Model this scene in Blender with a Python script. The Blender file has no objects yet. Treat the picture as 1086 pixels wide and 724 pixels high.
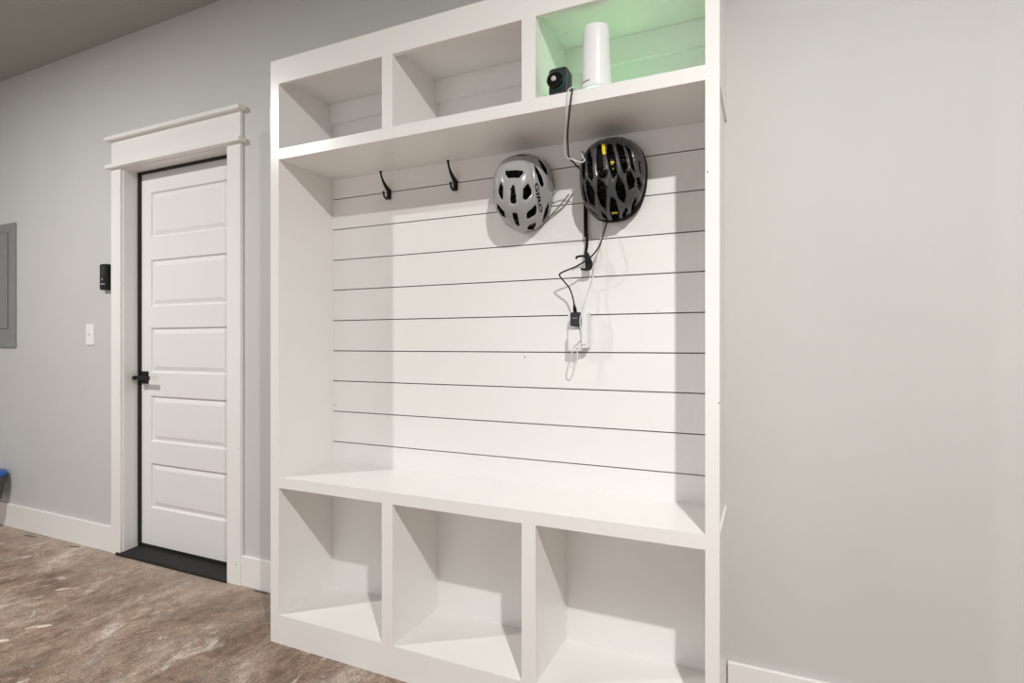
import bpy, bmesh, math, random
from mathutils import Vector, Matrix
import numpy as np
random.seed(7)

# ------------------------------------------------------------------ camera, world, lamps, exposure
sc = bpy.context.scene
COL = sc.collection
W, H, FPX = 1086, 724, 589.0
YAW = math.atan(268/589)
cam_d = bpy.data.cameras.new('camera'); cam = bpy.data.objects.new('camera', cam_d); COL.objects.link(cam)
cam_d.sensor_width = 36; cam_d.lens = 36*FPX/W
cam_d.shift_y = 3.0/W
cam.location = (0, 0, 1.2); cam.rotation_euler = (math.pi/2, 0, YAW)
cam_d.clip_start = 0.02
sc.camera = cam

wd = bpy.data.worlds.new('world'); sc.world = wd; wd.use_nodes = True
wd.node_tree.nodes['Background'].inputs[0].default_value = (0.9, 0.95, 1, 1)
wd.node_tree.nodes['Background'].inputs[1].default_value = 0.3

def lamp(name, loc, power, radius, col):
    l = bpy.data.lights.new(name, 'POINT'); l.energy = power; l.shadow_soft_size = radius; l.color = col
    o = bpy.data.objects.new(name, l); o.location = loc; COL.objects.link(o); return o
def disc(name, loc, power, size, col):
    l = bpy.data.lights.new(name, 'AREA'); l.shape = 'DISK'; l.energy = power; l.size = size; l.color = col
    o = bpy.data.objects.new(name, l); o.location = loc; COL.objects.link(o); return o
# two flush LED disc lights in the garage ceiling, facing straight down
disc('ceiling_light', (0.59, -0.17, 2.945), 62, 0.075, (1.0, 0.99, 0.965))
disc('ceiling_light', (-3.50, 0.05, 2.945), 44, 0.075, (1.0, 0.99, 0.965))
# added soft fill light, set in the unseen wall behind the camera
l_ = disc('rear_fill_light', (-1.8, -4.15, 1.12), 26, 1, (0.96, 0.98, 1.0))
l_.data.shape = 'RECTANGLE'; l_.data.size = 4.6; l_.data.size_y = 2.1; l_.rotation_euler = (math.pi/2, 0, 0)

sc.view_settings.view_transform = 'Standard'; sc.view_settings.look = 'None'
sc.view_settings.gamma = 1; sc.view_settings.use_curve_mapping = False
sc.view_settings.exposure = 0.70
sc.cycles.max_bounces = 12; sc.cycles.diffuse_bounces = 8

# ------------------------------------------------------------------ materials
def mat(name, col, rough=0.5, bump=0, bscale=200, spec=0.5, var=0, specks=0, emit=0, metal=0, coat=0):
    m = bpy.data.materials.new(name); m.use_nodes = True
    nt = m.node_tree; b = nt.nodes['Principled BSDF']
    b.inputs['Base Color'].default_value = (*col, 1); b.inputs['Roughness'].default_value = rough
    b.inputs['Specular IOR Level'].default_value = spec; b.inputs['Metallic'].default_value = metal
    b.inputs['Coat Weight'].default_value = coat
    tc = nt.nodes.new('ShaderNodeTexCoord')
    if emit:
        b.inputs['Emission Color'].default_value = (*col, 1); b.inputs['Emission Strength'].default_value = emit
    cur = None
    if var:
        n = nt.nodes.new('ShaderNodeTexNoise'); n.inputs['Scale'].default_value = 2.2; n.inputs['Detail'].default_value = 5
        nt.links.new(tc.outputs['Object'], n.inputs['Vector'])
        r = nt.nodes.new('ShaderNodeValToRGB')
        r.color_ramp.elements[0].position = 0.3; r.color_ramp.elements[1].position = 0.7
        r.color_ramp.elements[0].color = (*[c*(1-var) for c in col], 1); r.color_ramp.elements[1].color = (*[min(1, c*(1+var)) for c in col], 1)
        nt.links.new(n.outputs['Fac'], r.inputs['Fac']); cur = r.outputs['Color']
    if specks:
        v = nt.nodes.new('ShaderNodeTexVoronoi'); v.inputs['Scale'].default_value = 8.0
        nt.links.new(tc.outputs['Object'], v.inputs['Vector'])
        lt = nt.nodes.new('ShaderNodeMath'); lt.operation = 'LESS_THAN'; lt.inputs[1].default_value = 0.018*specks
        nt.links.new(v.outputs['Distance'], lt.inputs[0])
        mx = nt.nodes.new('ShaderNodeMix'); mx.data_type = 'RGBA'
        nt.links.new(lt.outputs[0], mx.inputs['Factor'])
        if cur: nt.links.new(cur, mx.inputs['A'])
        else: mx.inputs['A'].default_value = (*col, 1)
        mx.inputs['B'].default_value = (0.12, 0.1, 0.085, 1); cur = mx.outputs['Result']
    if cur: nt.links.new(cur, b.inputs['Base Color'])
    if bump:
        n = nt.nodes.new('ShaderNodeTexNoise'); n.inputs['Scale'].default_value = bscale; n.inputs['Detail'].default_value = 3
        nt.links.new(tc.outputs['Object'], n.inputs['Vector'])
        bp = nt.nodes.new('ShaderNodeBump'); bp.inputs['Strength'].default_value = bump; bp.inputs['Distance'].default_value = 0.002
        nt.links.new(n.outputs['Fac'], bp.inputs['Height']); nt.links.new(bp.outputs[0], b.inputs['Normal'])
    return m

WHITE = mat('white_trim_paint', (0.84, 0.828, 0.808), 0.25, 0.06, 90, var=0.012, specks=1.3)
DOORW = mat('white_door_paint', (0.80, 0.787, 0.775), 0.38, 0.05, 120, var=0.012)
WALL = mat('grey_wall_paint', (0.575, 0.573, 0.553), 0.6, 0.12, 160, var=0.02)
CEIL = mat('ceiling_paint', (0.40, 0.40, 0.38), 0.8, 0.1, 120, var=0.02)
GAP = mat('bare_groove', (0.16, 0.13, 0.11), 0.9)
BLACK = mat('black_plastic', (0.009, 0.009, 0.010), 0.42, 0.05, 300, spec=0.3)
BLKMET = mat('black_metal', (0.006, 0.006, 0.007), 0.36, spec=0.35)
RUBBER = mat('black_rubber', (0.016, 0.016, 0.016), 0.6, 0.3, 400, var=0.2, spec=0.3)
WEB = mat('black_webbing', (0.007, 0.007, 0.007), 0.85, 0.4, 600, spec=0.2)
WPLAS = mat('white_plastic', (0.82, 0.82, 0.83), 0.3, 0.02, 300)
WMARK = mat('grey_print', (0.25, 0.25, 0.26), 0.5)
GCORD = mat('white_cord', (0.72, 0.70, 0.67), 0.5)
GPANEL = mat('grey_steel', (0.23, 0.24, 0.245), 0.45, 0.08, 200, var=0.03)
GDARK = mat('dark_steel_line', (0.06, 0.06, 0.062), 0.5)
CHROME = mat('bright_screw', (0.6, 0.6, 0.6), 0.3, metal=1)
HGREY = mat('grey_helmet_shell', (0.36, 0.36, 0.365), 0.22, 0.02, 200, coat=0.3)
HGREYRIM = mat('grey_helmet_rim', (0.20, 0.20, 0.195), 0.4, 0.02, 200)
HBLK = mat('charcoal_helmet_shell', (0.060, 0.060, 0.064), 0.28, 0.04, 200, spec=0.45, coat=0.15)
FOAM = mat('black_foam', (0.005, 0.005, 0.0055), 0.85, 0.4, 300, spec=0.15)
YEL = mat('yellow_plastic', (0.75, 0.58, 0.02), 0.4)
RED = mat('dark_red_pad', (0.32, 0.03, 0.06), 0.7)
LENSR = mat('lens_black', (0.004, 0.004, 0.004), 0.12)
LENSC = mat('pale_lens_centre', (0.5, 0.47, 0.44), 0.3)
TEAL = mat('rim_with_green_glow', (0.008, 0.06, 0.045), 0.3)  # near-black lens ring, the router's green glow mixed into its colour
KEYG = mat('dark_grey_plastic', (0.03, 0.032, 0.036), 0.4, spec=0.35)
BLUE = mat('blue_plastic', (0.02, 0.12, 0.42), 0.4)
BING = mat('grey_plastic', (0.10, 0.10, 0.098), 0.5, 0.1, 60)
LEDG = mat('green_status_light', (0.35, 1.0, 0.55), 0.4, emit=1.2)

def floor_mat():
    m = bpy.data.materials.new('stained_concrete'); m.use_nodes = True
    nt = m.node_tree; b = nt.nodes['Principled BSDF']; N = nt.nodes.new; L = nt.links.new
    tc = N('ShaderNodeTexCoord')
    mp = N('ShaderNodeMapping'); mp.inputs['Rotation'].default_value = (0, 0, math.radians(8)); mp.inputs['Scale'].default_value = (1.35, 0.85, 1)
    L(tc.outputs['Object'], mp.inputs['Vector'])
    def noise(scale, det, rough, dist=0, vec=None):
        n = N('ShaderNodeTexNoise'); n.inputs['Scale'].default_value = scale; n.inputs['Detail'].default_value = det
        n.inputs['Roughness'].default_value = rough; n.inputs['Distortion'].default_value = dist
        L(vec or mp.outputs[0], n.inputs['Vector']); return n.outputs['Fac']
    def ramp(f, stops):
        r = N('ShaderNodeValToRGB'); e = r.color_ramp.elements
        while len(e) < len(stops): e.new(0.5)
        for i, (p, c) in enumerate(stops): e[i].position = p; e[i].color = (*c, 1)
        L(f, r.inputs['Fac']); return r.outputs['Color']
    def mix(f, a, c, bt='MIX'):
        x = N('ShaderNodeMix'); x.data_type = 'RGBA'; x.blend_type = bt
        if isinstance(f, float): x.inputs['Factor'].default_value = f
        else: L(f, x.inputs['Factor'])
        for k, s in (('A', a), ('B', c)):
            if isinstance(s, tuple): x.inputs[k].default_value = (*s, 1)
            else: L(s, x.inputs[k])
        return x.outputs['Result']
    big = ramp(noise(2.0, 9, 0.62, 0.6), [(0.32, (0.17, 0.113, 0.082)), (0.45, (0.28, 0.192, 0.142)), (0.57, (0.42, 0.31, 0.242)), (0.69, (0.68, 0.58, 0.50))])
    fine = ramp(noise(16, 10, 0.72, 0.3), [(0.35, (0.42, 0.40, 0.38)), (0.62, (1.2, 1.2, 1.2))])
    col = mix(0.8, big, fine, 'MULTIPLY')
    grey = ramp(noise(4.2, 7, 0.66, 0.5), [(0.50, (0, 0, 0)), (0.66, (1, 1, 1))])
    col = mix(grey, col, mix(0.3, col, (0.27, 0.245, 0.23)))
    scuff = ramp(noise(5.5, 12, 0.78, 1.2), [(0.55, (0, 0, 0)), (0.65, (0.85, 0.85, 0.85))])
    col = mix(scuff, col, (0.66, 0.60, 0.55))
    sy = N('ShaderNodeSeparateXYZ'); L(tc.outputs['Object'], sy.inputs[0])
    ad = N('ShaderNodeMath'); ad.operation = 'MULTIPLY_ADD'; ad.inputs[1].default_value = 0.9; L(noise(3.0, 8, 0.7, 0.5), ad.inputs[0]); L(sy.outputs[1], ad.inputs[2])
    dv = N('ShaderNodeMath'); dv.operation = 'DIVIDE'; dv.inputs[1].default_value = 3.0; L(ad.outputs[0], dv.inputs[0])
    worn = ramp(dv.outputs[0], [(0.69, (0, 0, 0)), (0.84, (0.75, 0.75, 0.75))])
    col = mix(worn, col, mix(0.5, col, (0.66, 0.57, 0.49)))
    tiny = ramp(noise(120, 3, 0.6, 0, tc.outputs['Object']), [(0.38, (0.55, 0.54, 0.53)), (0.62, (1.25, 1.25, 1.25))])
    col = mix(0.7, col, tiny, 'MULTIPLY')
    # dried paint drips and dark chips, each with a place of its own
    sep = N('ShaderNodeSeparateXYZ'); L(tc.outputs['Object'], sep.inputs[0])
    wob = noise(38, 4, 0.7, 0, tc.outputs['Object'])
    def math_(op, a, c):
        x = N('ShaderNodeMath'); x.operation = op
        for i, s in enumerate((a, c)):
            if isinstance(s, (int, float)): x.inputs[i].default_value = s
            else: L(s, x.inputs[i])
        return x.outputs[0]
    def blotch(cx, cy, rx, ry, ang, thr=0.9):
        dx = math_('SUBTRACT', sep.outputs[0], cx); dy = math_('SUBTRACT', sep.outputs[1], cy)
        ca, sa = math.cos(ang), math.sin(ang)
        u = math_('DIVIDE', math_('ADD', math_('MULTIPLY', dx, ca), math_('MULTIPLY', dy, sa)), rx)
        v = math_('DIVIDE', math_('SUBTRACT', math_('MULTIPLY', dy, ca), math_('MULTIPLY', dx, sa)), ry)
        d = math_('ADD', math_('MULTIPLY', u, u), math_('MULTIPLY', v, v))
        d = math_('ADD', d, math_('MULTIPLY', math_('SUBTRACT', wob, 0.5), 3.2))
        return math_('LESS_THAN', d, thr)
    for a in ((-2.795, 1.330, 0.032, 0.014, 0.7), (-2.83, 1.30, 0.022, 0.008, 0.9), (-3.134, 1.565, 0.035, 0.010, 0.75), (-3.09, 1.60, 0.018, 0.006, 0.7), (-2.815, 1.19, 0.03, 0.014, 0.7), (-2.76, 1.13, 0.02, 0.008, 0.9)):
        col = mix(blotch(*a), col, (0.66, 0.59, 0.50))
    for a in ((-4.19, 1.915, 0.075, 0.008, 0.1), (-3.72, 1.925, 0.05, 0.008, 0.2), (-2.22, 1.945, 0.06, 0.009, 0.0), (-2.07, 1.925, 0.05, 0.02, 0.0)):
        col = mix(blotch(*a), col, (0.07, 0.055, 0.045))
    L(col, b.inputs['Base Color'])
    b.inputs['Roughness'].default_value = 0.55; b.inputs['Specular IOR Level'].default_value = 0.35
    bp = N('ShaderNodeBump'); bp.inputs['Strength'].default_value = 0.25; bp.inputs['Distance'].default_value = 0.004
    L(noise(30, 8, 0.7, 0), bp.inputs['Height']); L(bp.outputs[0], b.inputs['Normal'])
    return m
FLOOR = floor_mat()

# ------------------------------------------------------------------ helpers
def empty(name, label, cat, loc, group=None, kind=None):
    o = bpy.data.objects.new(name, None); COL.objects.link(o); o.location = loc; o.empty_display_size = 0.05
    if label: o['label'] = label
    if cat: o['category'] = cat
    if group: o['group'] = group
    if kind: o['kind'] = kind
    return o
def origin(o):
    v = Vector((0, 0, 0))
    while o: v += o.location; o = o.parent
    return v
def obj(name, bm, m, parent=None, bevel=0, smooth=False, seg=2, label=None):
    """links a bmesh drawn in world coordinates as one mesh object under its thing"""
    me = bpy.data.meshes.new(name)
    bmesh.ops.recalc_face_normals(bm, faces=bm.faces)
    if parent: bmesh.ops.translate(bm, verts=bm.verts, vec=-origin(parent))
    bm.to_mesh(me); bm.free()
    for x in (m if isinstance(m, (list, tuple)) else [m]): me.materials.append(x)
    if smooth:
        for p in me.polygons: p.use_smooth = True
    o = bpy.data.objects.new(name, me); COL.objects.link(o)
    if parent: o.parent = parent
    if bevel:
        b = o.modifiers.new('bevel', 'BEVEL'); b.width = bevel; b.segments = seg; b.limit_method = 'ANGLE'; b.angle_limit = math.radians(40)
    if label: o['label'] = label
    return o
def tag(o, label, cat, group=None):
    o['label'] = label; o['category'] = cat
    if group: o['group'] = group
    return o
def box(bm, x0, x1, y0, y1, z0, z1, mi=0):
    v = [bm.verts.new((x, y, z)) for z in (z0, z1) for y in (y0, y1) for x in (x0, x1)]
    for f in ((0, 1, 3, 2), (4, 6, 7, 5), (0, 4, 5, 1), (2, 3, 7, 6), (0, 2, 6, 4), (1, 5, 7, 3)):
        bm.faces.new([v[i] for i in f]).material_index = mi
    return v
def B(*boxes):
    bm = bmesh.new()
    for b in boxes: box(bm, *b)
    return bm
def catmull(pts, n=8):
    P = [Vector(p) for p in pts]; P = [P[0]*2-P[1]] + P + [P[-1]*2-P[-2]]
    out = []
    for i in range(1, len(P)-2):
        a, b, c, d = P[i-1:i+3]
        for k in range(n):
            t = k/n
            out.append(0.5*((2*b) + (c-a)*t + (2*a-5*b+4*c-d)*t*t + (3*b-a-3*c+d)*t**3))
    out.append(P[-2]); return out
def tube(bm, pts, r, n=10, cap=True, flat=1.0, up=None):
    """sweeps a round (or flattened) section along the points; r is a number or one per point"""
    P = [Vector(p) for p in pts]; rings = []; nrm = None
    for i, p in enumerate(P):
        t = (P[min(i+1, len(P)-1)] - P[max(i-1, 0)]).normalized()
        if nrm is None:
            nrm = Vector(up) if up else (Vector((0, -1, 0)) if abs(t.y) < 0.9 else Vector((1, 0, 0)))
        nrm = (nrm - t*nrm.dot(t)).normalized(); bi = t.cross(nrm)
        rr = r[i] if isinstance(r, (list, tuple)) else r
        rings.append([bm.verts.new(p + (nrm*math.cos(2*math.pi*k/n)*flat + bi*math.sin(2*math.pi*k/n))*rr) for k in range(n)])
    for a, b in zip(rings, rings[1:]):
        for k in range(n): bm.faces.new((a[k], a[(k+1) % n], b[(k+1) % n], b[k]))
    if cap: bm.faces.new(rings[0][::-1]); bm.faces.new(rings[-1])
def lathe(bm, prof, c, axis='Z', n=48, mi=0):
    rings = []
    for r, h in prof:
        ring = []
        for k in range(n):
            a = 2*math.pi*k/n; x, y = r*math.cos(a), r*math.sin(a)
            q = (x, y, h) if axis == 'Z' else (x, -h, y)
            ring.append(bm.verts.new((c[0]+q[0], c[1]+q[1], c[2]+q[2])))
        rings.append(ring)
    for a, b in zip(rings, rings[1:]):
        for k in range(n): bm.faces.new((a[k], a[(k+1) % n], b[(k+1) % n], b[k])).material_index = mi
    bm.faces.new(rings[0][::-1]).material_index = mi; bm.faces.new(rings[-1]).material_index = mi
def rounded(bm, cx, cz, w, h, r, y0, y1, n=6, tilt=0, mi=0):
    """a rounded rectangle in the wall plane, extruded from y0 (back) to y1 (front)"""
    pts = []
    for sx, sz, a0 in ((1, 1, 0), (-1, 1, 90), (-1, -1, 180), (1, -1, 270)):
        for k in range(n+1):
            a = math.radians(a0 + 90*k/n)
            x, z = sx*(w/2-r)+r*math.cos(a), sz*(h/2-r)+r*math.sin(a)
            pts.append((cx+x*math.cos(tilt)-z*math.sin(tilt), cz+x*math.sin(tilt)+z*math.cos(tilt)))
    A = [bm.verts.new((x, y0, z)) for x, z in pts]; Bv = [bm.verts.new((x, y1, z)) for x, z in pts]
    for i in range(len(pts)):
        j = (i+1) % len(pts); bm.faces.new((A[i], A[j], Bv[j], Bv[i])).material_index = mi
    bm.faces.new(A).material_index = mi; bm.faces.new(Bv[::-1]).material_index = mi
def struct(name, bm, m, bevel=0):
    o = obj(name, bm, m, None, bevel); o['kind'] = 'structure'; return o

# ------------------------------------------------------------------ the garage shell (the mudroom wall is y = 1.97)
YW = 1.97; XL, XR, YB, ZC = -6.2, 2.8, -4.2, 2.96
DX0, DX1, DZ = -3.350, -2.455, 2.225
struct('floor', B((XL, XR, YB, YW+0.3, -0.06, 0)), FLOOR)
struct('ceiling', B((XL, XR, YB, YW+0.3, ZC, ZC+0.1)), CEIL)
struct('wall_back', B((XL, DX0, YW, YW+0.13, 0, ZC), (DX1, XR, YW, YW+0.13, 0, ZC), (DX0, DX1, YW, YW+0.13, DZ, ZC)), WALL)
struct('wall_left', B((XL-0.1, XL, YB, YW+0.3, 0, ZC)), WALL)
struct('wall_right', B((XR, XR+0.1, YB, YW+0.3, 0, ZC)), WALL)
struct('wall_front', B((XL, -4.2, YB-0.1, YB, 0, ZC), (0.6, XR, YB-0.1, YB, 0, ZC), (-4.2, 0.6, YB-0.1, YB, 2.25, ZC)), WALL)  # unseen wall, wide opening added for the fill light
struct('baseboard_left', B((XL, -3.421, YW-0.015, YW, 0, 0.150)), WHITE, 0.003)
struct('baseboard_centre', B((-2.371, -1.8215, YW-0.015, YW, 0, 0.150)), WHITE, 0.003)
struct('baseboard_right', B((-0.111, XR, YW-0.015, YW, 0, 0.156)), WHITE, 0.003)

# the door with its casing
dr = empty('door_1', None, None, ((DX0+DX1)/2, YW, 0), kind='structure')
obj('jamb', B((DX0, -3.329, 1.966, 2.10, 0, DZ-0.02), (-2.471, DX1, 1.966, 2.10, 0, DZ-0.02), (DX0, DX1, 1.966, 2.10, 2.200, DZ)), DOORW, dr, 0.0015)
obj('casing', B((-3.420, -3.335, 1.950, YW, 0, 2.206)), WHITE, dr, 0.0025)
obj('casing', B((-2.465, -2.370, 1.950, YW, 0, 2.206)), WHITE, dr, 0.0025)
obj('head_casing', B((-3.4175, -2.370, 1.951, YW, 2.222, 2.365)), WHITE, dr, 0.002)
obj('bead', B((-3.440, -2.350, 1.926, YW, 2.204, 2.2245)), WHITE, dr, 0.0015)
obj('crown_cap', B((-3.440, -2.350, 1.924, YW, 2.3625, 2.383)), WHITE, dr, 0.0015)
obj('weatherstrip', B((-3.329, -3.3165, 2.044, 2.062, 0.02, 2.2), (-3.329, -2.471, 2.044, 2.062, 2.188, 2.2), (-2.483, -2.471, 2.044, 2.062, 0.02, 2.2)), RUBBER, dr)
LX0, LX1, LZ0, LZ1, LY = -3.3215, -2.479, 0.030, 2.193, 2.060
leaf = bmesh.new()
PX0, PX1 = -3.234, -2.603
PZ = [(2.077, 1.817), (1.6875, 1.418), (1.296, 1.037), (0.9035, 0.639), (0.514, 0.255)]
def leaf_mesh(bm):
    # stiles and rails around five raised panels
    xs = [LX0, PX0, PX1, LX1]
    zs = [LZ0] + [z for p in reversed(PZ) for z in (p[1], p[0])] + [LZ1]
    V = {}
    def v(x, y, z):
        k = (round(x, 5), round(y, 5), round(z, 5))
        if k not in V: V[k] = bm.verts.new(k)
        return V[k]
    for i in range(3):
        for j in range(len(zs)-1):
            hole = i == 1 and j % 2 == 1
            if not hole:
                bm.faces.new([v(xs[i], LY, zs[j]), v(xs[i+1], LY, zs[j]), v(xs[i+1], LY, zs[j+1]), v(xs[i], LY, zs[j+1])])
            else:
                prev = None
                for ins, dy in ((0, 0), (0.006, 0.012), (0.012, 0.0125), (0.034, 0.0035), (0.037, 0.003)):
                    ring = [v(xs[i]+ins, LY+dy, zs[j]+ins), v(xs[i+1]-ins, LY+dy, zs[j]+ins), v(xs[i+1]-ins, LY+dy, zs[j+1]-ins), v(xs[i]+ins, LY+dy, zs[j+1]-ins)]
                    if prev:
                        for k in range(4): bm.faces.new((prev[k], prev[(k+1) % 4], ring[(k+1) % 4], ring[k]))
                    prev = ring
                bm.faces.new(prev)
    yb = LY+0.038
    for a, b in (((LX0, LZ0), (LX1, LZ0)), ((LX1, LZ0), (LX1, LZ1)), ((LX1, LZ1), (LX0, LZ1)), ((LX0, LZ1), (LX0, LZ0))):
        bm.faces.new([bm.verts.new((a[0], LY, a[1])), bm.verts.new((b[0], LY, b[1])), bm.verts.new((b[0], yb, b[1])), bm.verts.new((a[0], yb, a[1]))])
    bm.faces.new([bm.verts.new((x, yb, z)) for x, z in ((LX0, LZ0), (LX0, LZ1), (LX1, LZ1), (LX1, LZ0))])
leaf_mesh(leaf)
lf = obj('door_leaf', leaf, DOORW, dr)
lv = bmesh.new()
rx, rz = -3.289, 1.0075
box(lv, rx-0.036, rx+0.036, LY-0.009, LY, rz-0.036, rz+0.036)
tube(lv, [(rx, LY-0.008, rz), (rx, LY-0.050, rz)], 0.011, 20)
tube(lv, [(rx, LY-0.046, rz), (rx, LY-0.066, rz)], 0.0125, 20)
box(lv, rx-0.008, rx+0.128, LY-0.060, LY-0.051, rz-0.0115, rz+0.0115)
obj('lever_handle', lv, BLKMET, lf, 0.0015, label='black square lever handle')
bm = B((LX0+0.004, LX1-0.004, LY-0.004, LY+0.03, 0.021, 0.042))
obj('door_sweep', bm, RUBBER, lf, 0.002, label='black rubber sweep under the door')
bm = bmesh.new()
prof = [(1.944, 0.0), (1.944, 0.011), (1.953, 0.017), (2.048, 0.026), (2.066, 0.024), (2.066, 0.0)]
A = [bm.verts.new((-3.368, y, z)) for y, z in prof]; C2 = [bm.verts.new((-2.4665, y, z)) for y, z in prof]
for v in A + C2:
    if v.co.y > 1.9531: v.co.x = min(max(v.co.x, -3.3285), -2.4715)
for i in range(6): bm.faces.new((A[i], A[(i+1) % 6], C2[(i+1) % 6], C2[i]))
bm.faces.new(A); bm.faces.new(C2[::-1])
obj('threshold', bm, RUBBER, dr, label='black door threshold')

# ------------------------------------------------------------------ white mudroom locker
YF = 1.641; YI = 1.948
LXL, LXR = -1.820, -0.1136
S0 = (-1.820, -1.7755); D1 = (-1.2665, -1.2195); D2 = (-0.7125, -0.6645); S1 = (-0.1518, -0.1136)
ZT = 2.342; ZR = 2.245; SH1, SH0 = 1.9835, 1.941; BE1, BE0 = 0.6665, 0.624; ZK = 0.1150
lk = empty('mudroom_locker', 'tall white built-in mudroom locker with top cubbies, shiplap back, bench and lower cubbies', 'storage bench', (-0.967, 1.80, 0))
ff = B((S0[0], S0[1], YF, YF+0.019, 0, ZT), (S1[0], S1[1], YF, YF+0.019, 0, ZT), (S0[1], S1[0], YF, YF+0.019, ZR, ZT),
       (S0[1], S1[0], YF, YF+0.019, SH0, SH1), (S0[1], S1[0], YF, YF+0.019, BE0, BE1), (S0[1], S1[0], YF, YF+0.019, 0, ZK),
       (D1[0], D1[1], YF, YF+0.019, SH1, ZR), (D2[0], D2[1], YF, YF+0.019, SH1, ZR),
       (D1[0], D1[1], YF, YF+0.019, ZK, BE0), (D2[0], D2[1], YF, YF+0.019, ZK, BE0))
obj('face_frame', ff, WHITE, lk)
YFB = YF+0.019
obj('side_panel', B((-1.818, -1.7775, YFB, YW, 0, 2.30)), WHITE, lk)
obj('side_panel', B((-0.150, -0.1145, YFB, YW, 0, BE1-0.004), (-0.150, -0.1205, YFB, YW, BE1-0.004, SH0), (-0.150, -0.1145, YFB, YW, SH0, 2.30)), WHITE, lk)
obj('top_panel', B((-1.7775, -0.150, YFB, YI, 2.277, 2.297)), WHITE, lk)
obj('shelf', B((-1.7775, -0.150, YFB, YI, SH0+0.0005, SH1-0.0005)), WHITE, lk)
obj('bench_seat', B((-1.7775, -0.150, YFB, YI, BE0+0.0005, BE1-0.0005)), WHITE, lk)
obj('cubby_floor', B((-1.7775, -0.150, YFB, YI, 0.095, ZK-0.0005)), WHITE, lk)
for d, (a, b) in ((1, D1), (2, D2)):
    obj('divider', B((a+0.002, b-0.002, YFB, YI, SH1-0.0005, 2.277)), WHITE, lk)
    obj('divider', B((a+0.002, b-0.002, YFB, YI, ZK-0.0005, BE0+0.0005)), WHITE, lk)
GZ = [1.8515, 1.7152, 1.5782, 1.4434, 1.3066, 1.1706, 1.0358, 0.8990, 0.7626]
bm = bmesh.new()
zs = [BE1] + GZ[::-1] + [SH0]
for a, b in zip(zs, zs[1:]):
    box(bm, -1.7775, -0.150, YI, YI+0.014, a+(0.0021 if a != BE1 else 0), b-(0.0021 if b != SH0 else 0))
box(bm, -1.7775, -0.150, YI+0.008, YW, BE1, SH0, 1)
obj('shiplap_back', bm, [WHITE, GAP], lk)
obj('lower_back_panel', B((-1.7775, -0.150, YI, YW, 0.0, BE1)), WHITE, lk)
bm = B((-1.7775, -0.150, YI, YW, SH0, 2.30), (-1.7775, -0.150, YI-0.018, YI, 2.188, 2.277))
obj('upper_back_panel', bm, WHITE, lk, 0.002)
for x in (-1.7775, D1[1]-0.002, D2[1]-0.002):      # caulk beads in the corners
    for z0_, z1_ in ((ZK, BE0), (SH1, 2.275)) + (((BE1, SH0),) if x < -1.7 else ()):
        bm = bmesh.new(); tube(bm, [(x+0.002, YI-0.002, z0_), (x+0.002, YI-0.002, z1_)], 0.0025, 6)
        obj('caulk_bead', bm, WHITE, lk)

def coat_hook(x, label, z=1.850):
    bm = bmesh.new()
    # base plate, tall prong with ball end, short lower prong
    rounded(bm, x, z-0.010, 0.019, 0.044, 0.0094, YI, YI-0.006)
    y = YI-0.004
    up = catmull([(x, y, z+0.004), (x, y-0.012, z+0.012), (x, y-0.030, z+0.026), (x, y-0.045, z+0.042), (x, y-0.055, z+0.060), (x, y-0.057, z+0.070)], 6)
    n = len(up); tube(bm, up, [0.0108-0.0065*min(1, i/(n*0.62)) for i in range(n)], 12)
    bmesh.ops.create_uvsphere(bm, u_segments=14, v_segments=10, radius=0.0058, matrix=Matrix.Translation((x, y-0.057, z+0.071)))
    lo = catmull([(x, y, z-0.004), (x, y-0.006, z-0.022), (x, y-0.020, z-0.032), (x, y-0.034, z-0.024), (x, y-0.038, z-0.010)], 6)
    n = len(lo); tube(bm, lo, [0.0102-0.0058*min(1, i/(n*0.55)) for i in range(n)], 12)
    bmesh.ops.create_uvsphere(bm, u_segments=14, v_segments=10, radius=0.0052, matrix=Matrix.Translation((x, y-0.038, z-0.009)))
    return obj('coat_hook', bm, BLKMET, lk, 0, True, label=label)
coat_hook(-1.462, 'empty black double coat hook nearest the left side panel')
coat_hook(-1.135, 'empty black double coat hook beside the grey helmet')
coat_hook(-0.810, 'black coat hook behind the grey helmet', 1.765)
coat_hook(-0.486, 'black coat hook behind the black helmet', 1.765)

# ------------------------------------------------------------------ helmets
def inpoly(P, x, y):
    r = np.zeros(x.shape, bool); n = len(P)
    for i in range(n):
        x1, y1 = P[i]; x2, y2 = P[(i+1) % n]
        c = ((y1 > y) != (y2 > y)) & (x < (x2-x1)*(y-y1)/((y2-y1) or 1e-9)+x1)
        r ^= c
    return r
def near(P, x, y):
    best = np.full(x.shape, 9.0); bx = x.copy(); by = y.copy(); n = len(P)
    for i in range(n):
        x1, y1 = P[i]; x2, y2 = P[(i+1) % n]; dx, dy = x2-x1, y2-y1
        t = np.clip(((x-x1)*dx+(y-y1)*dy)/(dx*dx+dy*dy+1e-12), 0, 1); qx, qy = x1+t*dx, y1+t*dy
        d = np.hypot(x-qx, y-qy); m = d < best
        best = np.where(m, d, best); bx = np.where(m, qx, bx); by = np.where(m, qy, by)
    return best, bx, by
def grow(P, f):
    c = sum((Vector(p) for p in P), Vector((0, 0)))/len(P)
    return [tuple(c+(Vector(p)-c)*f) for p in P]
def soften(P, k=5):
    """rounds the corners of a vent outline"""
    out = []; n = len(P)
    for i in range(n):
        p, c, q = (Vector(P[i-1]), Vector(P[i]), Vector(P[(i+1) % n]))
        a = c+(p-c)*min(0.42, 0.025/max((p-c).length, 1e-6)); b = c+(q-c)*min(0.42, 0.025/max((q-c).length, 1e-6))
        for j in range(k+1):
            t = j/k; r = a*(1-t)**2+c*2*t*(1-t)+b*t*t; out.append((r.x, r.y))
    return out
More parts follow.
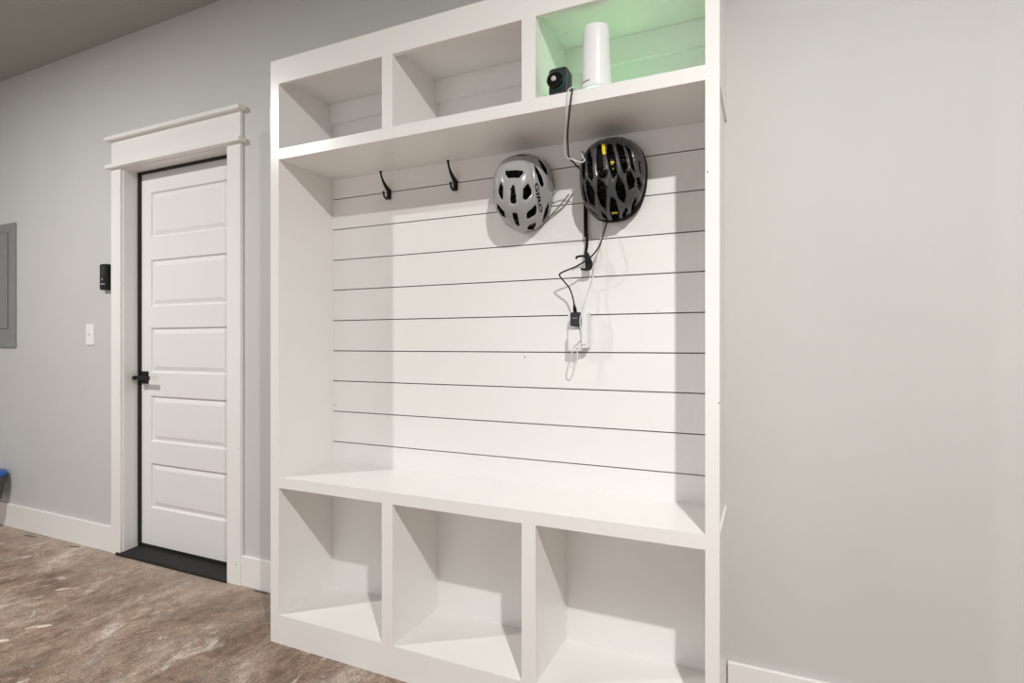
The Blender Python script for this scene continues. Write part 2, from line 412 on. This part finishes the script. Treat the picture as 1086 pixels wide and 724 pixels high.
class Dome:
    """half-egg shell: q is a flat map of its surface (|q| = 1 at the brim, 0 at the crown)"""
    def __init__(s, c, a, b, d, p, k, skirt): s.c, s.a, s.b, s.d, s.p, s.k, s.sk = c, a, b, d, p, k, skirt
    def at(s, qx, qy, off=0.0):
        r_ = np.maximum(np.hypot(qx, qy), 1e-6); th = np.minimum(r_, 1)*np.pi/2; e = 2/s.p
        r = np.sin(th)**e; w = (s.d-off)*np.maximum(np.cos(th), 0)**e
        w = np.where(r_ > 1, -(r_-1)*s.sk/0.2, w); r = np.where(r_ > 1, 1-0.12*(r_-1), r)
        c_, s_ = np.abs(qx/r_), np.abs(qy/r_); r = r*(c_**2.35+s_**2.35)**(-1/2.35)
        v = (s.b-off)*r*qy/r_; u = (s.a-off)*r*qx/r_*(1+s.k*v/s.b)
        return np.stack([s.c[0]+u, s.c[1]-w, s.c[2]+v], -1)
def shell(dome, vents, thick, dent, mats, name, parent, ridge=None, rim=1.0, na=300, nr=130):
    polys = [soften(v) for v in vents]
    a = np.linspace(0, 2*np.pi, na, endpoint=False); s = np.concatenate([np.linspace(0.004, 1.0, nr), np.linspace(1.02, 1.2, 7)])
    S, Aa = np.meshgrid(s, a, indexing='ij'); qx, qy = S*np.cos(Aa), S*np.sin(Aa)
    cell = 0.011; ox, oy = qx.copy(), qy.copy(); dist = np.full(qx.shape, 9.0)
    for P in polys:
        b, nx, ny = near(P, qx, qy); m = b < cell*0.75
        ox = np.where(m, nx, ox); oy = np.where(m, ny, oy)
        dist = np.minimum(dist, b)
    off = dent*np.clip(1-dist/0.05, 0, 1)**2
    if ridge is not None: off = off + ridge(qx, qy)
    pos = dome.at(ox, oy, off)
    R = len(s); bm = bmesh.new()
    V = [[bm.verts.new(pos[i, j]) for j in range(na)] for i in range(R)]
    cx = (ox[:-1]+ox[1:])/2; cy = (oy[:-1]+oy[1:])/2
    cx = (cx+np.roll(cx, -1, 1))/2; cy = (cy+np.roll(cy, -1, 1))/2
    hole = np.zeros(cx.shape, bool)
    for P in polys: hole |= inpoly(P, cx, cy)
    for i in range(R-1):
        for j in range(na):
            if not hole[i, j]:
                f = bm.faces.new((V[i][j], V[i][(j+1) % na], V[i+1][(j+1) % na], V[i+1][j])); f.material_index = 0 if s[i] < rim else 1
    if True: bm.faces.new(V[0][::-1])
    bmesh.ops.delete(bm, geom=[v for v in bm.verts if not v.link_faces], context='VERTS')
    o = obj(name, bm, mats, parent, 0, True)
    sol = o.modifiers.new('foam', 'SOLIDIFY'); sol.thickness = thick; sol.offset = -1; sol.material_offset = 2; sol.material_offset_rim = 2
    return o
def patch(dome, P, off, m, name, parent, thick=0.004, label=None, n=26):
    """a small piece lying on the dome inside outline P"""
    P = soften(P); xs = [p[0] for p in P]; ys = [p[1] for p in P]; bm = bmesh.new()
    gx, gy = np.meshgrid(np.linspace(min(xs), max(xs), n), np.linspace(min(ys), max(ys), n), indexing='ij')
    b, nx, ny = near(P, gx, gy); ins = inpoly(P, gx, gy)
    gx2 = np.where(ins, gx, nx); gy2 = np.where(ins, gy, ny); pos = dome.at(gx2, gy2, off)
    V = [[bm.verts.new(pos[i, j]) for j in range(n)] for i in range(n)]
    for i in range(n-1):
        for j in range(n-1):
            if ins[i, j] or ins[i+1, j] or ins[i, j+1] or ins[i+1, j+1]: bm.faces.new((V[i][j], V[i+1][j], V[i+1][j+1], V[i][j+1]))
    bmesh.ops.delete(bm, geom=[v for v in bm.verts if not v.link_faces], context='VERTS')
    o = obj(name, bm, m, parent, 0, True, label=label)
    so = o.modifiers.new('body', 'SOLIDIFY'); so.thickness = thick; so.offset = 0
    return o
def liner(dome, scale, name, parent, m, depth=0.0):
    bm = bmesh.new(); na, nr = 48, 20; s = np.linspace(0.01, 1.1, nr); a = np.linspace(0, 2*np.pi, na, endpoint=False)
    S, A_ = np.meshgrid(s, a, indexing='ij'); pos = dome.at(S*np.cos(A_), S*np.sin(A_), depth)
    V = [[bm.verts.new(pos[i, j]) for j in range(na)] for i in range(nr)]
    for i in range(nr-1):
        for j in range(na): bm.faces.new((V[i][j], V[i][(j+1) % na], V[i+1][(j+1) % na], V[i+1][j]))
    bm.faces.new(V[0][::-1])
    o = obj(name, bm, m, parent, 0, True)
    so = o.modifiers.new('pad', 'SOLIDIFY'); so.thickness = 0.005; so.offset = -1
    return o
def letters(dome, text, q0, q1, height, m, parent, off=-0.0006, flip=1):
    """raised lettering running over the dome from q0 to q1"""
    cu = bpy.data.curves.new('lettering', 'FONT'); cu.body = text; cu.size = 1; cu.extrude = 0; cu.resolution_u = 4
    cu.offset = 0.03
    tmp = bpy.data.objects.new('lettering', cu); COL.objects.link(tmp)
    dg = bpy.context.evaluated_depsgraph_get(); me = bpy.data.meshes.new_from_object(tmp.evaluated_get(dg))
    bpy.data.objects.remove(tmp)
    bm = bmesh.new(); bm.from_mesh(me)
    bmesh.ops.triangulate(bm, faces=bm.faces)
    bmesh.ops.subdivide_edges(bm, edges=[e for e in bm.edges if e.calc_length() > 0.2], cuts=2)
    xs = [v.co.x for v in bm.verts]; w = max(xs)-min(xs); x0 = min(xs); h = max(v.co.y for v in bm.verts)
    d = np.array(q1)-np.array(q0); nrm = np.array([-d[1], d[0]])/np.hypot(*d)*height*flip
    for v in bm.verts:
        q = np.array(q0)+d*((v.co.x-x0)/w)+nrm*(v.co.y/h)
        v.co = Vector(dome.at(np.array([q[0]]), np.array([q[1]]), off)[0])
    o = obj('lettering', bm, m, parent, label='black lettering on the shell side')
    so = o.modifiers.new('ink', 'SOLIDIFY'); so.thickness = 0.0008; so.offset = 0
    return o

GH = Dome((-.8184, 1.925, 1.7643), .108, .141, .150, 2.3, .06, .012)
gvents = [
 [(-.095, .201), (.221, .18), (.24, .153), (.161, .077), (-.017, .081), (-.066, .139)],
 [(.039, -.026), (.077, -.031), (.112, -.246), (.081, -.278), (.001, -.265), (.008, -.194)],
 [(-.197, .042), (-.135, -.038), (-.164, -.174), (-.198, -.187), (-.28, -.079), (-.26, -.023)],
 [(.368, -.006), (.432, -.099), (.427, -.161), (.315, -.237), (.254, -.212), (.268, -.088)],
 [(-.438, -.254), (-.335, -.293), (-.235, -.401), (-.274, -.505), (-.389, -.466), (-.486, -.348)],
 [(-.02, -.46), (.081, -.47), (.079, -.536), (.014, -.742), (-.057, -.736), (-.057, -.597)],
 [(.51, -.352), (.529, -.402), (.502, -.519), (.313, -.592), (.291, -.568), (.318, -.476)],
 [(.454, -.74), (.427, -.819), (.295, -.955), (.162, -.931), (.224, -.825), (.307, -.759)],
 [(.477, .34), (.54, .304), (.676, .169), (.733, .065), (.702, -.004), (.651, .029), (.516, .235)],
 [(.517, .599), (.602, .593), (.749, .467), (.788, .359), (.762, .308), (.643, .384)],
 [(.872, -.331), (.879, -.406), (.81, -.582), (.648, -.761), (.655, -.74), (.764, -.48)],
 [(-.50, -.62), (-.40, -.70), (-.32, -.86), (-.42, -.84), (-.55, -.72)],
 [(-.40, .36), (-.46, .34), (-.60, .17), (-.64, .03), (-.60, .0), (-.45, .22)],
 [(-.46, .62), (-.56, .60), (-.72, .46), (-.74, .34), (-.60, .42)],
 [(.00, .60), (.25, .58), (.22, .66), (.02, .68)],
]
def gridge(x, y):     # raised border around the crown
    d = np.abs(np.hypot((x-0.09)/0.40, (y+0.05)/0.52)-1)
    return 0.0022*np.clip(1-d/0.09, 0, 1)**2
gh = empty('bike_helmet', 'light grey bicycle helmet with lettered side hanging on the shiplap, left of the black helmet', 'helmet', (-.8184, 1.925, 1.62), 'bicycle helmets hanging on the shiplap')
shell(GH, [grow(v, 1.1) for v in gvents], 0.016, 0.004, [HGREY, HGREYRIM, FOAM, FOAM], 'shell', gh, gridge, rim=0.985)
liner(GH, 1, 'liner', gh, FOAM, 0.034)
letters(GH, 'GIRO', (.50, .02), (.60, -.50), .085, BLACK, gh)
letters(GH, 'GIRO', (-.62, -.42), (-.66, .05), .065, BLACK, gh)
bm = bmesh.new()
tube(bm, catmull([(-.742, 1.934, 1.662), (-.728, 1.936, 1.672), (-.701, 1.939, 1.688), (-.673, 1.942, 1.710), (-.640, 1.943, 1.752)], 8), 0.0022, 8)
tube(bm, catmull([(-.738, 1.936, 1.668), (-.716, 1.940, 1.688), (-.690, 1.943, 1.714), (-.655, 1.944, 1.752)], 8), 0.0018, 8)
obj('chin_strap', bm, HGREYRIM, gh, 0, True, label='thin grey strap')

BH = Dome((-.4805, 1.925, 1.7711), .115, .143, .150, 2.3, .05, .012)
bvents = [
 [(-.333, .298), (-.225, .152), (-.201, -.046), (-.246, -.077), (-.298, -.028), (-.33, .104), (-.366, .27)],
 [(-.149, .329), (-.054, .292), (-.017, -.003), (.016, -.05), (-.025, -.056), (-.082, .003), (-.117, .155)],
 [(.051, .31), (.128, .271), (.188, .075), (.21, -.031), (.14, -.077), (.089, .037), (.055, .158)],
 [(.208, .313), (.31, .265), (.407, .059), (.36, -.035), (.288, .069), (.225, .199)],
 [(.378, .281), (.462, .254), (.554, .098), (.601, -.004), (.511, .052)],
 [(-.353, -.104), (-.269, -.182), (-.214, -.273), (-.288, -.47), (-.385, -.428), (-.401, -.286)],
 [(-.09, -.128), (-.008, -.199), (.018, -.335), (-.049, -.573), (-.116, -.504), (-.134, -.323)],
 [(.239, -.105), (.345, -.239), (.381, -.38), (.348, -.483), (.245, -.387), (.205, -.247)],
 [(.42, -.045), (.505, -.047), (.582, -.151), (.567, -.252), (.466, -.273), (.425, -.178)],
 [(-.521, -.495), (-.355, -.685), (-.38, -.76), (-.47, -.68)],
 [(-.174, -.618), (-.112, -.783), (-.162, -.902), (-.221, -.793)],
 [(.108, -.438), (.182, -.479), (.215, -.703), (.172, -.875), (.031, -.915), (.048, -.675)],
 [(.335, -.693), (.414, -.606), (.438, -.7), (.342, -.873), (.297, -.817)],
 [(.542, -.574), (.626, -.424), (.661, -.523), (.601, -.684), (.53, -.754)],
 [(.639, -.109), (.73, -.081), (.81, -.232), (.746, -.349), (.671, -.244)],
 [(-.44, .25), (-.40, .06), (-.44, -.06), (-.54, .04), (-.55, .18)],
 [(-.50, -.13), (-.47, -.36), (-.55, -.46), (-.60, -.30)],
 [(.66, .22), (.74, .16), (.80, -.02), (.74, .02)],
]
def bridge(x, y):     # long ribs running from brow to nape, fanning out from the centre line
    c = 0.06+0.10*y; ph = (x-c)/(0.205*(1-0.30*np.abs(y)))*2*np.pi
    return 0.0024*(0.5-0.5*np.cos(ph))*np.clip(1.1-np.hypot(x, y), 0, 1)
bh = empty('bike_helmet', 'black bicycle helmet with long ribbed vents and yellow inserts, strap dangling below it', 'helmet', (-.4805, 1.925, 1.62), 'bicycle helmets hanging on the shiplap')
shell(BH, [[(x, y*1.3 if y > 0.2 and i < 5 else y) for x, y in grow(v, 1.0 if i in (9, 10, 12, 13, 14) else 1.22)] for i, v in enumerate(bvents)], 0.020, 0.006, [HBLK, FOAM, FOAM, FOAM], 'shell', bh, bridge, rim=0.89)
liner(BH, 1, 'liner', bh, FOAM, 0.040)
patch(BH, [(-.066, .415), (.000, .395), (.036, .195), (-.012, .188)], -0.0008, YEL, 'badge', bh, 0.002, 'yellow badge on the middle rib')
patch(BH, [(-.13, .15), (-.06, .15), (-.01, .0), (-.02, -.05), (-.09, .0)], 0.011, YEL, 'slip_liner_tab', bh, 0.003, 'yellow tab inside the left middle vent')
patch(BH, [(.085, .17), (.15, .15), (.19, .05), (.15, -.01), (.105, .05)], 0.011, YEL, 'slip_liner_tab', bh, 0.003, 'yellow tab inside the right middle vent')
patch(BH, [(.052, -.705), (.205, -.700), (.206, -.728), (.052, -.733)], 0.006, YEL, 'slip_liner_tab', bh, 0.003, 'pale yellow bar across the lowest vent')
patch(BH, [(.395, .27), (.44, .255), (.545, .07), (.525, .05), (.45, .14)], 0.016, RED, 'pad', bh, 0.003, 'dark red pad in the right vent')
patch(BH, [(-.53, .16), (-.47, .17), (-.45, .02), (-.50, -.02)], 0.014, RED, 'pad', bh, 0.003, 'dark red pad in the left vent')
bm = bmesh.new()
tube(bm, catmull([(-.590, 1.936, 1.73), (-.589, 1.935, 1.711), (-.587, 1.930, 1.641), (-.584, 1.925, 1.592)], 6), 0.0072, 8, flat=0.25)
tube(bm, catmull([(-.584, 1.925, 1.595), (-.579, 1.922, 1.576), (-.580, 1.920, 1.548), (-.583, 1.915, 1.517), (-.575, 1.911, 1.497)], 6), [0.0085]*3+[0.0055]*22, 8, flat=0.35)
cs = obj('chin_strap', bm, WEB, bh, 0, True, label='black strap hanging straight down')
bm = bmesh.new()
tube(bm, catmull([(-.614, 1.901, 1.505), (-.609, 1.900, 1.512), (-.590, 1.902, 1.514), (-.574, 1.905, 1.510)], 6), 0.0042, 8, flat=0.6)
tube(bm, catmull([(-.577, 1.908, 1.520), (-.570, 1.906, 1.500), (-.563, 1.905, 1.482), (-.566, 1.905, 1.470), (-.580, 1.903, 1.466), (-.596, 1.901, 1.468)], 6), [0.006]*6+[0.011]*8+[0.009]*6+[0.006]*5+[0.004]*6, 10, flat=0.45)
pts = [(-.5815, 1.530), (-.571, 1.527), (-.561, 1.508), (-.5555, 1.484), (-.557, 1.471), (-.566, 1.464), (-.577, 1.468), (-.580, 1.490)]
A = [bm.verts.new((x, 1.909, z)) for x, z in pts]; C2 = [bm.verts.new((x, 1.899, z)) for x, z in pts]
for i in range(8): bm.faces.new((A[i], A[(i+1) % 8], C2[(i+1) % 8], C2[i]))
bm.faces.new(A); bm.faces.new(C2[::-1])
obj('buckle', bm, BLACK, cs, 0, False, label='open black plastic buckle')

# ------------------------------------------------------------------ router on the top shelf
rt = empty('wifi_router', 'white tapered tower router glowing green in the top right cubby', 'router', (-0.482, 1.698, SH1))
z0 = SH1+0.0006
prof = [(0.0500, z0+0.006), (0.0492, z0+0.018), (0.0472, z0+0.045), (0.0452, z0+0.08), (0.0433, z0+0.12), (0.0418, z0+0.165), (0.0408, z0+0.198), (0.0400, z0+0.204), (0.0380, z0+0.2075), (0.034, z0+0.2085), (0.0, z0+0.2088)]
bm = bmesh.new(); lathe(bm, prof[:-1], (-0.482, 1.698, 0), n=72)
obj('body', bm, WPLAS, rt, 0, True)
bm = bmesh.new(); lathe(bm, [(0.044, z0), (0.0475, z0+0.0005), (0.0490, z0+0.003), (0.0490, z0+0.0058)], (-0.482, 1.698, 0), n=64)
obj('light_ring', bm, LEDG, rt, 0, True, label='glowing green light ring at the foot')
bm = bmesh.new()   # tiny printed word, too small to read
for k, w in enumerate((2.2, 1.6, 2.0, 1.4, 2.0, 1.6, 2.0)):
    a = math.radians(-128+k*4.6); r = 0.0487
    for zz in (0.0,):
        p = [(math.cos(a+s*math.radians(w)), math.sin(a+s*math.radians(w))) for s in (-1, 1)]
        bm.faces.new([bm.verts.new((-0.482+c*(r+0.0006), 1.698+s_*(r+0.0006), z0+h)) for (c, s_), h in ((p[0], 0.0255), (p[1], 0.0255), (p[1], 0.0295), (p[0], 0.0295))])
o = obj('lettering', bm, WMARK, rt); so = o.modifiers.new('ink', 'SOLIDIFY'); so.thickness = 0.0006
gl = lamp('router_status_glow', (-0.455, 1.765, SH1+0.012), 0.17, 0.012, (0.26, 1.0, 0.36)); gl.parent = rt; gl.location -= rt.location

# ------------------------------------------------------------------ small black camera on the shelf
wc = empty('desk_camera', 'small black box camera with round lens beside the white router', 'camera', (-0.594, 1.668, SH1))
bm = bmesh.new(); rounded(bm, -0.594, SH1+0.0452, 0.063, 0.089, 0.012, 1.705, 1.655, 8)
obj('body', bm, KEYG, wc, 0.004, True, 3)
bm = bmesh.new(); lathe(bm, [(0.0290, -1.656), (0.0290, -1.650), (0.0262, -1.6475)], (-0.5965, 0, SH1+0.046), 'Y', 48)
obj('lens_rim', bm, TEAL, wc, 0, False, label='ring around the lens with green router glow in its colour')
bm = bmesh.new(); lathe(bm, [(0.0265, -1.652), (0.0258, -1.640), (0.0215, -1.6365)], (-0.6005, 0, SH1+0.047), 'Y', 48)
lr = obj('lens', bm, LENSR, wc, 0, False)
bm = bmesh.new(); lathe(bm, [(0.0085, -1.638), (0.0078, -1.634), (0.003, -1.633)], (-0.6015, 0, SH1+0.048), 'Y', 32)
obj('lens_centre', bm, LENSC, lr, 0, True, label='pale centre of the lens')

# ------------------------------------------------------------------ outlet, chargers and cables
ot = empty('power_outlet', 'white wall outlet plate on the shiplap behind the chargers', 'outlet', (-0.622, YI, 1.255))
bm = bmesh.new(); rounded(bm, -0.620, 1.255, 0.076, 0.120, 0.004, YI, YI-0.005)
obj('cover_plate', bm, WPLAS, ot, 0.0015)
bm = bmesh.new(); rounded(bm, -0.620, 1.278, 0.032, 0.030, 0.008, YI-0.005, YI-0.008); rounded(bm, -0.620, 1.238, 0.032, 0.030, 0.008, YI-0.005, YI-0.008)
obj('socket', bm, WPLAS, ot, 0.001)
ch = empty('usb_charger', 'black cube charger plugged into the top of the outlet', 'charger', (-0.615, 1.92, 1.291), 'chargers in the outlet')
bm = bmesh.new(); rounded(bm, -0.6155, 1.290, 0.038, 0.050, 0.007, YI-0.008, YI-0.052, 5)
obj('body', bm, KEYG, ch, 0.003, True, 2)
bm = B((-0.626, -0.608, YI-0.0525, YI-0.0518, 1.292, 1.295)); obj('lettering', bm, WMARK, ch)
ca = empty('power_adapter', 'wide white adapter with grey print low on the outlet, below the black charger', 'charger', (-0.622, 1.92, 1.17), 'chargers in the outlet')
bm = bmesh.new(); rounded(bm, -0.6195, 1.2145, 0.047, 0.076, 0.005, YI-0.008, YI-0.050, 5)
obj('body', bm, WPLAS, ca, 0.002)
bm = B(*[(-0.6135+i*0.0035, -0.6113+i*0.0035, YI-0.0506, YI-0.0499, 1.1835, 1.1865) for i in range(4)]); obj('lettering', bm, WMARK, ca)
cb = empty('power_adapter', 'tall narrow white adapter with grey print on the right edge of the outlet', 'charger', (-0.583, 1.92, 1.19), 'chargers in the outlet')
bm = bmesh.new(); rounded(bm, -0.5835, 1.2505, 0.0215, 0.128, 0.004, YI-0.002, YI-0.048, 5)
obj('body', bm, WPLAS, cb, 0.002)
bm = B(*[(-0.5895+i*0.0035, -0.5873+i*0.0035, YI-0.0486, YI-0.0479, 1.1955, 1.1985) for i in range(4)]); obj('lettering', bm, WMARK, cb)

blk = [(-.558, 1.715, 1.990), (-.550, 1.67, 1.9895), (-.542, 1.643, 1.9895), (-.5415, 1.6355, 1.975), (-.550, 1.642, 1.932), (-.577, 1.70, 1.883), (-.600, 1.77, 1.864), (-.616, 1.83, 1.847), (-.618, 1.895, 1.845), (-.612, 1.937, 1.838), (-.590, 1.9438, 1.820), (-.520, 1.9438, 1.765), (-.495, 1.9438, 1.705), (-.510, 1.9430, 1.646), (-.515, 1.940, 1.622), (-.517, 1.92, 1.596), (-.527, 1.90, 1.547), (-.552, 1.88, 1.506), (-.600, 1.87, 1.475), (-.649, 1.87, 1.458), (-.666, 1.873, 1.447), (-.652, 1.88, 1.425), (-.634, 1.89, 1.399), (-.624, 1.898, 1.365), (-.6205, 1.902, 1.338)]
cab = empty('charging_cable', 'black cable hanging from the shelf camera, behind the black helmet, down to the black charger', 'cable', (-.56, 1.9, 1.33))
bm = bmesh.new(); tube(bm, catmull(blk, 8), 0.0028, 8); obj('cord', bm, BLACK, cab, 0, True)
bm = bmesh.new(); tube(bm, [(-.6205, 1.902, 1.345), (-.6205, 1.902, 1.338), (-.6195, 1.904, 1.330), (-.6185, 1.906, 1.3145)], [0.003, 0.0045, 0.0065, 0.007], 12); obj('plug', bm, BLACK, cab, 0, True)
wht = [(-.52, 1.760, 1.990), (-.537, 1.715, 1.9875), (-.5385, 1.676, 1.992), (-.539, 1.660, 2.003), (-.545, 1.646, 1.996), (-.550, 1.636, 1.989), (-.553, 1.631, 1.975), (-.562, 1.645, 1.919), (-.590, 1.71, 1.873), (-.605, 1.75, 1.842), (-.606, 1.775, 1.827), (-.591, 1.79, 1.824), (-.572, 1.795, 1.815), (-.556, 1.795, 1.811), (-.551, 1.80, 1.820), (-.561, 1.81, 1.835), (-.572, 1.83, 1.862), (-.582, 1.88, 1.874), (-.580, 1.928, 1.874), (-.563, 1.9425, 1.862), (-.543, 1.9375, 1.800), (-.530, 1.9375, 1.745), (-.528, 1.942, 1.640), (-.533, 1.939, 1.58), (-.542, 1.93, 1.52), (-.553, 1.925, 1.483), (-.555, 1.92, 1.448), (-.565, 1.915, 1.415), (-.576, 1.91, 1.378), (-.582, 1.90, 1.340), (-.590, 1.889, 1.307), (-.594, 1.885, 1.28), (-.590, 1.890, 1.225), (-.607, 1.892, 1.203), (-.619, 1.892, 1.19), (-.630, 1.893, 1.156), (-.634, 1.893, 1.129), (-.626, 1.893, 1.116), (-.615, 1.893, 1.126), (-.607, 1.897, 1.150), (-.609, 1.900, 1.1755)]
wc2 = empty('charging_cable', 'thin white cable from the router, looped at the black helmet, ending in the white adapter', 'cable', (-.56, 1.9, 1.11))
bm = bmesh.new(); tube(bm, catmull(wht, 8), 0.0021, 8); obj('cord', bm, GCORD, wc2, 0, True)

# ------------------------------------------------------------------ things on the door wall
ls = empty('light_switch', 'white toggle light switch between the door and the breaker panel', 'light switch', (-3.6506, YW, 1.2578))
bm = bmesh.new(); rounded(bm, -3.6506, 1.2578, 0.078, 0.124, 0.004, YW, YW-0.006)
obj('cover_plate', bm, WPLAS, ls, 0.002)
bm = bmesh.new(); box(bm, -3.6560, -3.6452, YW-0.007, YW-0.0055, 1.2450, 1.2700)
v = box(bm, -3.6548, -3.6464, YW-0.019, YW-0.006, 1.2585, 1.2665)
obj('toggle', bm, WPLAS, ls, 0.001)
for dz in (-0.03, 0.03):
    bm = bmesh.new(); lathe(bm, [(0.003, -(YW-0.005)), (0.003, -(YW-0.0068))], (-3.6506, 0, 1.2578+dz), 'Y', 12)
    obj('screw', bm, WPLAS, ls)

kp = empty('doorbell_camera', 'black keypad-like doorbell camera on the grey wall beside the door casing', 'doorbell', (-3.486, YW, 1.59))
bm = bmesh.new(); rounded(bm, -3.478, 1.589, 0.066, 0.150, 0.012, YW, YW-0.030)
obj('body', bm, BLACK, kp, 0.004, True, 3)
bm = bmesh.new(); rounded(bm, -3.481, 1.624, 0.046, 0.052, 0.006, YW-0.029, YW-0.0318)
obj('lens_window', bm, KEYG, kp, 0.001, label='dark grey window')
bm = bmesh.new(); lathe(bm, [(0.016, -(YW-0.029)), (0.016, -(YW-0.032)), (0.012, -(YW-0.0325))], (-3.481, 0, 1.575), 'Y', 28)
bt = obj('button', bm, KEYG, kp)
bm = bmesh.new(); lathe(bm, [(0.005, -(YW-0.032)), (0.004, -(YW-0.0335))], (-3.481, 0, 1.575), 'Y', 16)
obj('button_mark', bm, LENSC, bt)
bm = B(*[(-3.500+i*0.0068, -3.4955+i*0.0068, YW-0.0307, YW-0.0298, 1.545, 1.5505) for i in range(6)])
obj('lettering', bm, LENSC, kp)

bk = empty('breaker_panel', 'grey metal breaker panel cut off by the left edge', 'electrical panel', (-4.65, YW, 1.18))
bm = B((-4.842, -4.464, YW-0.014, YW, 1.1815, 1.9976)); obj('cover', bm, GPANEL, bk, 0.003)
bm = bmesh.new()
for w, h, y0, y1, mi in ((0.236, 0.636, YW-0.0135, YW-0.0155, 1), (0.230, 0.630, YW-0.0135, YW-0.0175, 0)): rounded(bm, -4.655, 1.6195, w, h, 0.014, y0, y1, 5, 0, mi)
pd = obj('panel_door', bm, [GPANEL, GDARK], bk)
bm = B((-4.551, -4.543, YW-0.021, YW-0.017, 1.80, 1.832)); obj('latch', bm, CHROME, pd, 0.001)
for z in (1.866, 1.5887, 1.311):
    bm = bmesh.new(); lathe(bm, [(0.0055, -(YW-0.013)), (0.0055, -(YW-0.0155)), (0.003, -(YW-0.0165))], (-4.480, 0, z), 'Y', 16)
    obj('screw', bm, CHROME, bk)

bn = empty('storage_tub', 'grey tapered tub with rounded blue lid against the wall at the left edge', 'container', (-4.56, 1.89, 0.18))
bm = bmesh.new()
lathe(bm, [(0.072, 0.190), (0.075, 0.194), (0.096, 0.338), (0.098, 0.350)], (-4.590, 1.862, 0), n=40)
obj('tub', bm, BING, bn, 0, True)
bm = bmesh.new(); lathe(bm, [(0.101, 0.340), (0.105, 0.347), (0.105, 0.360), (0.096, 0.374), (0.07, 0.379)], (-4.590, 1.862, 0), n=40)
obj('lid', bm, BLUE, bn, 0, True, label='rounded blue lid')
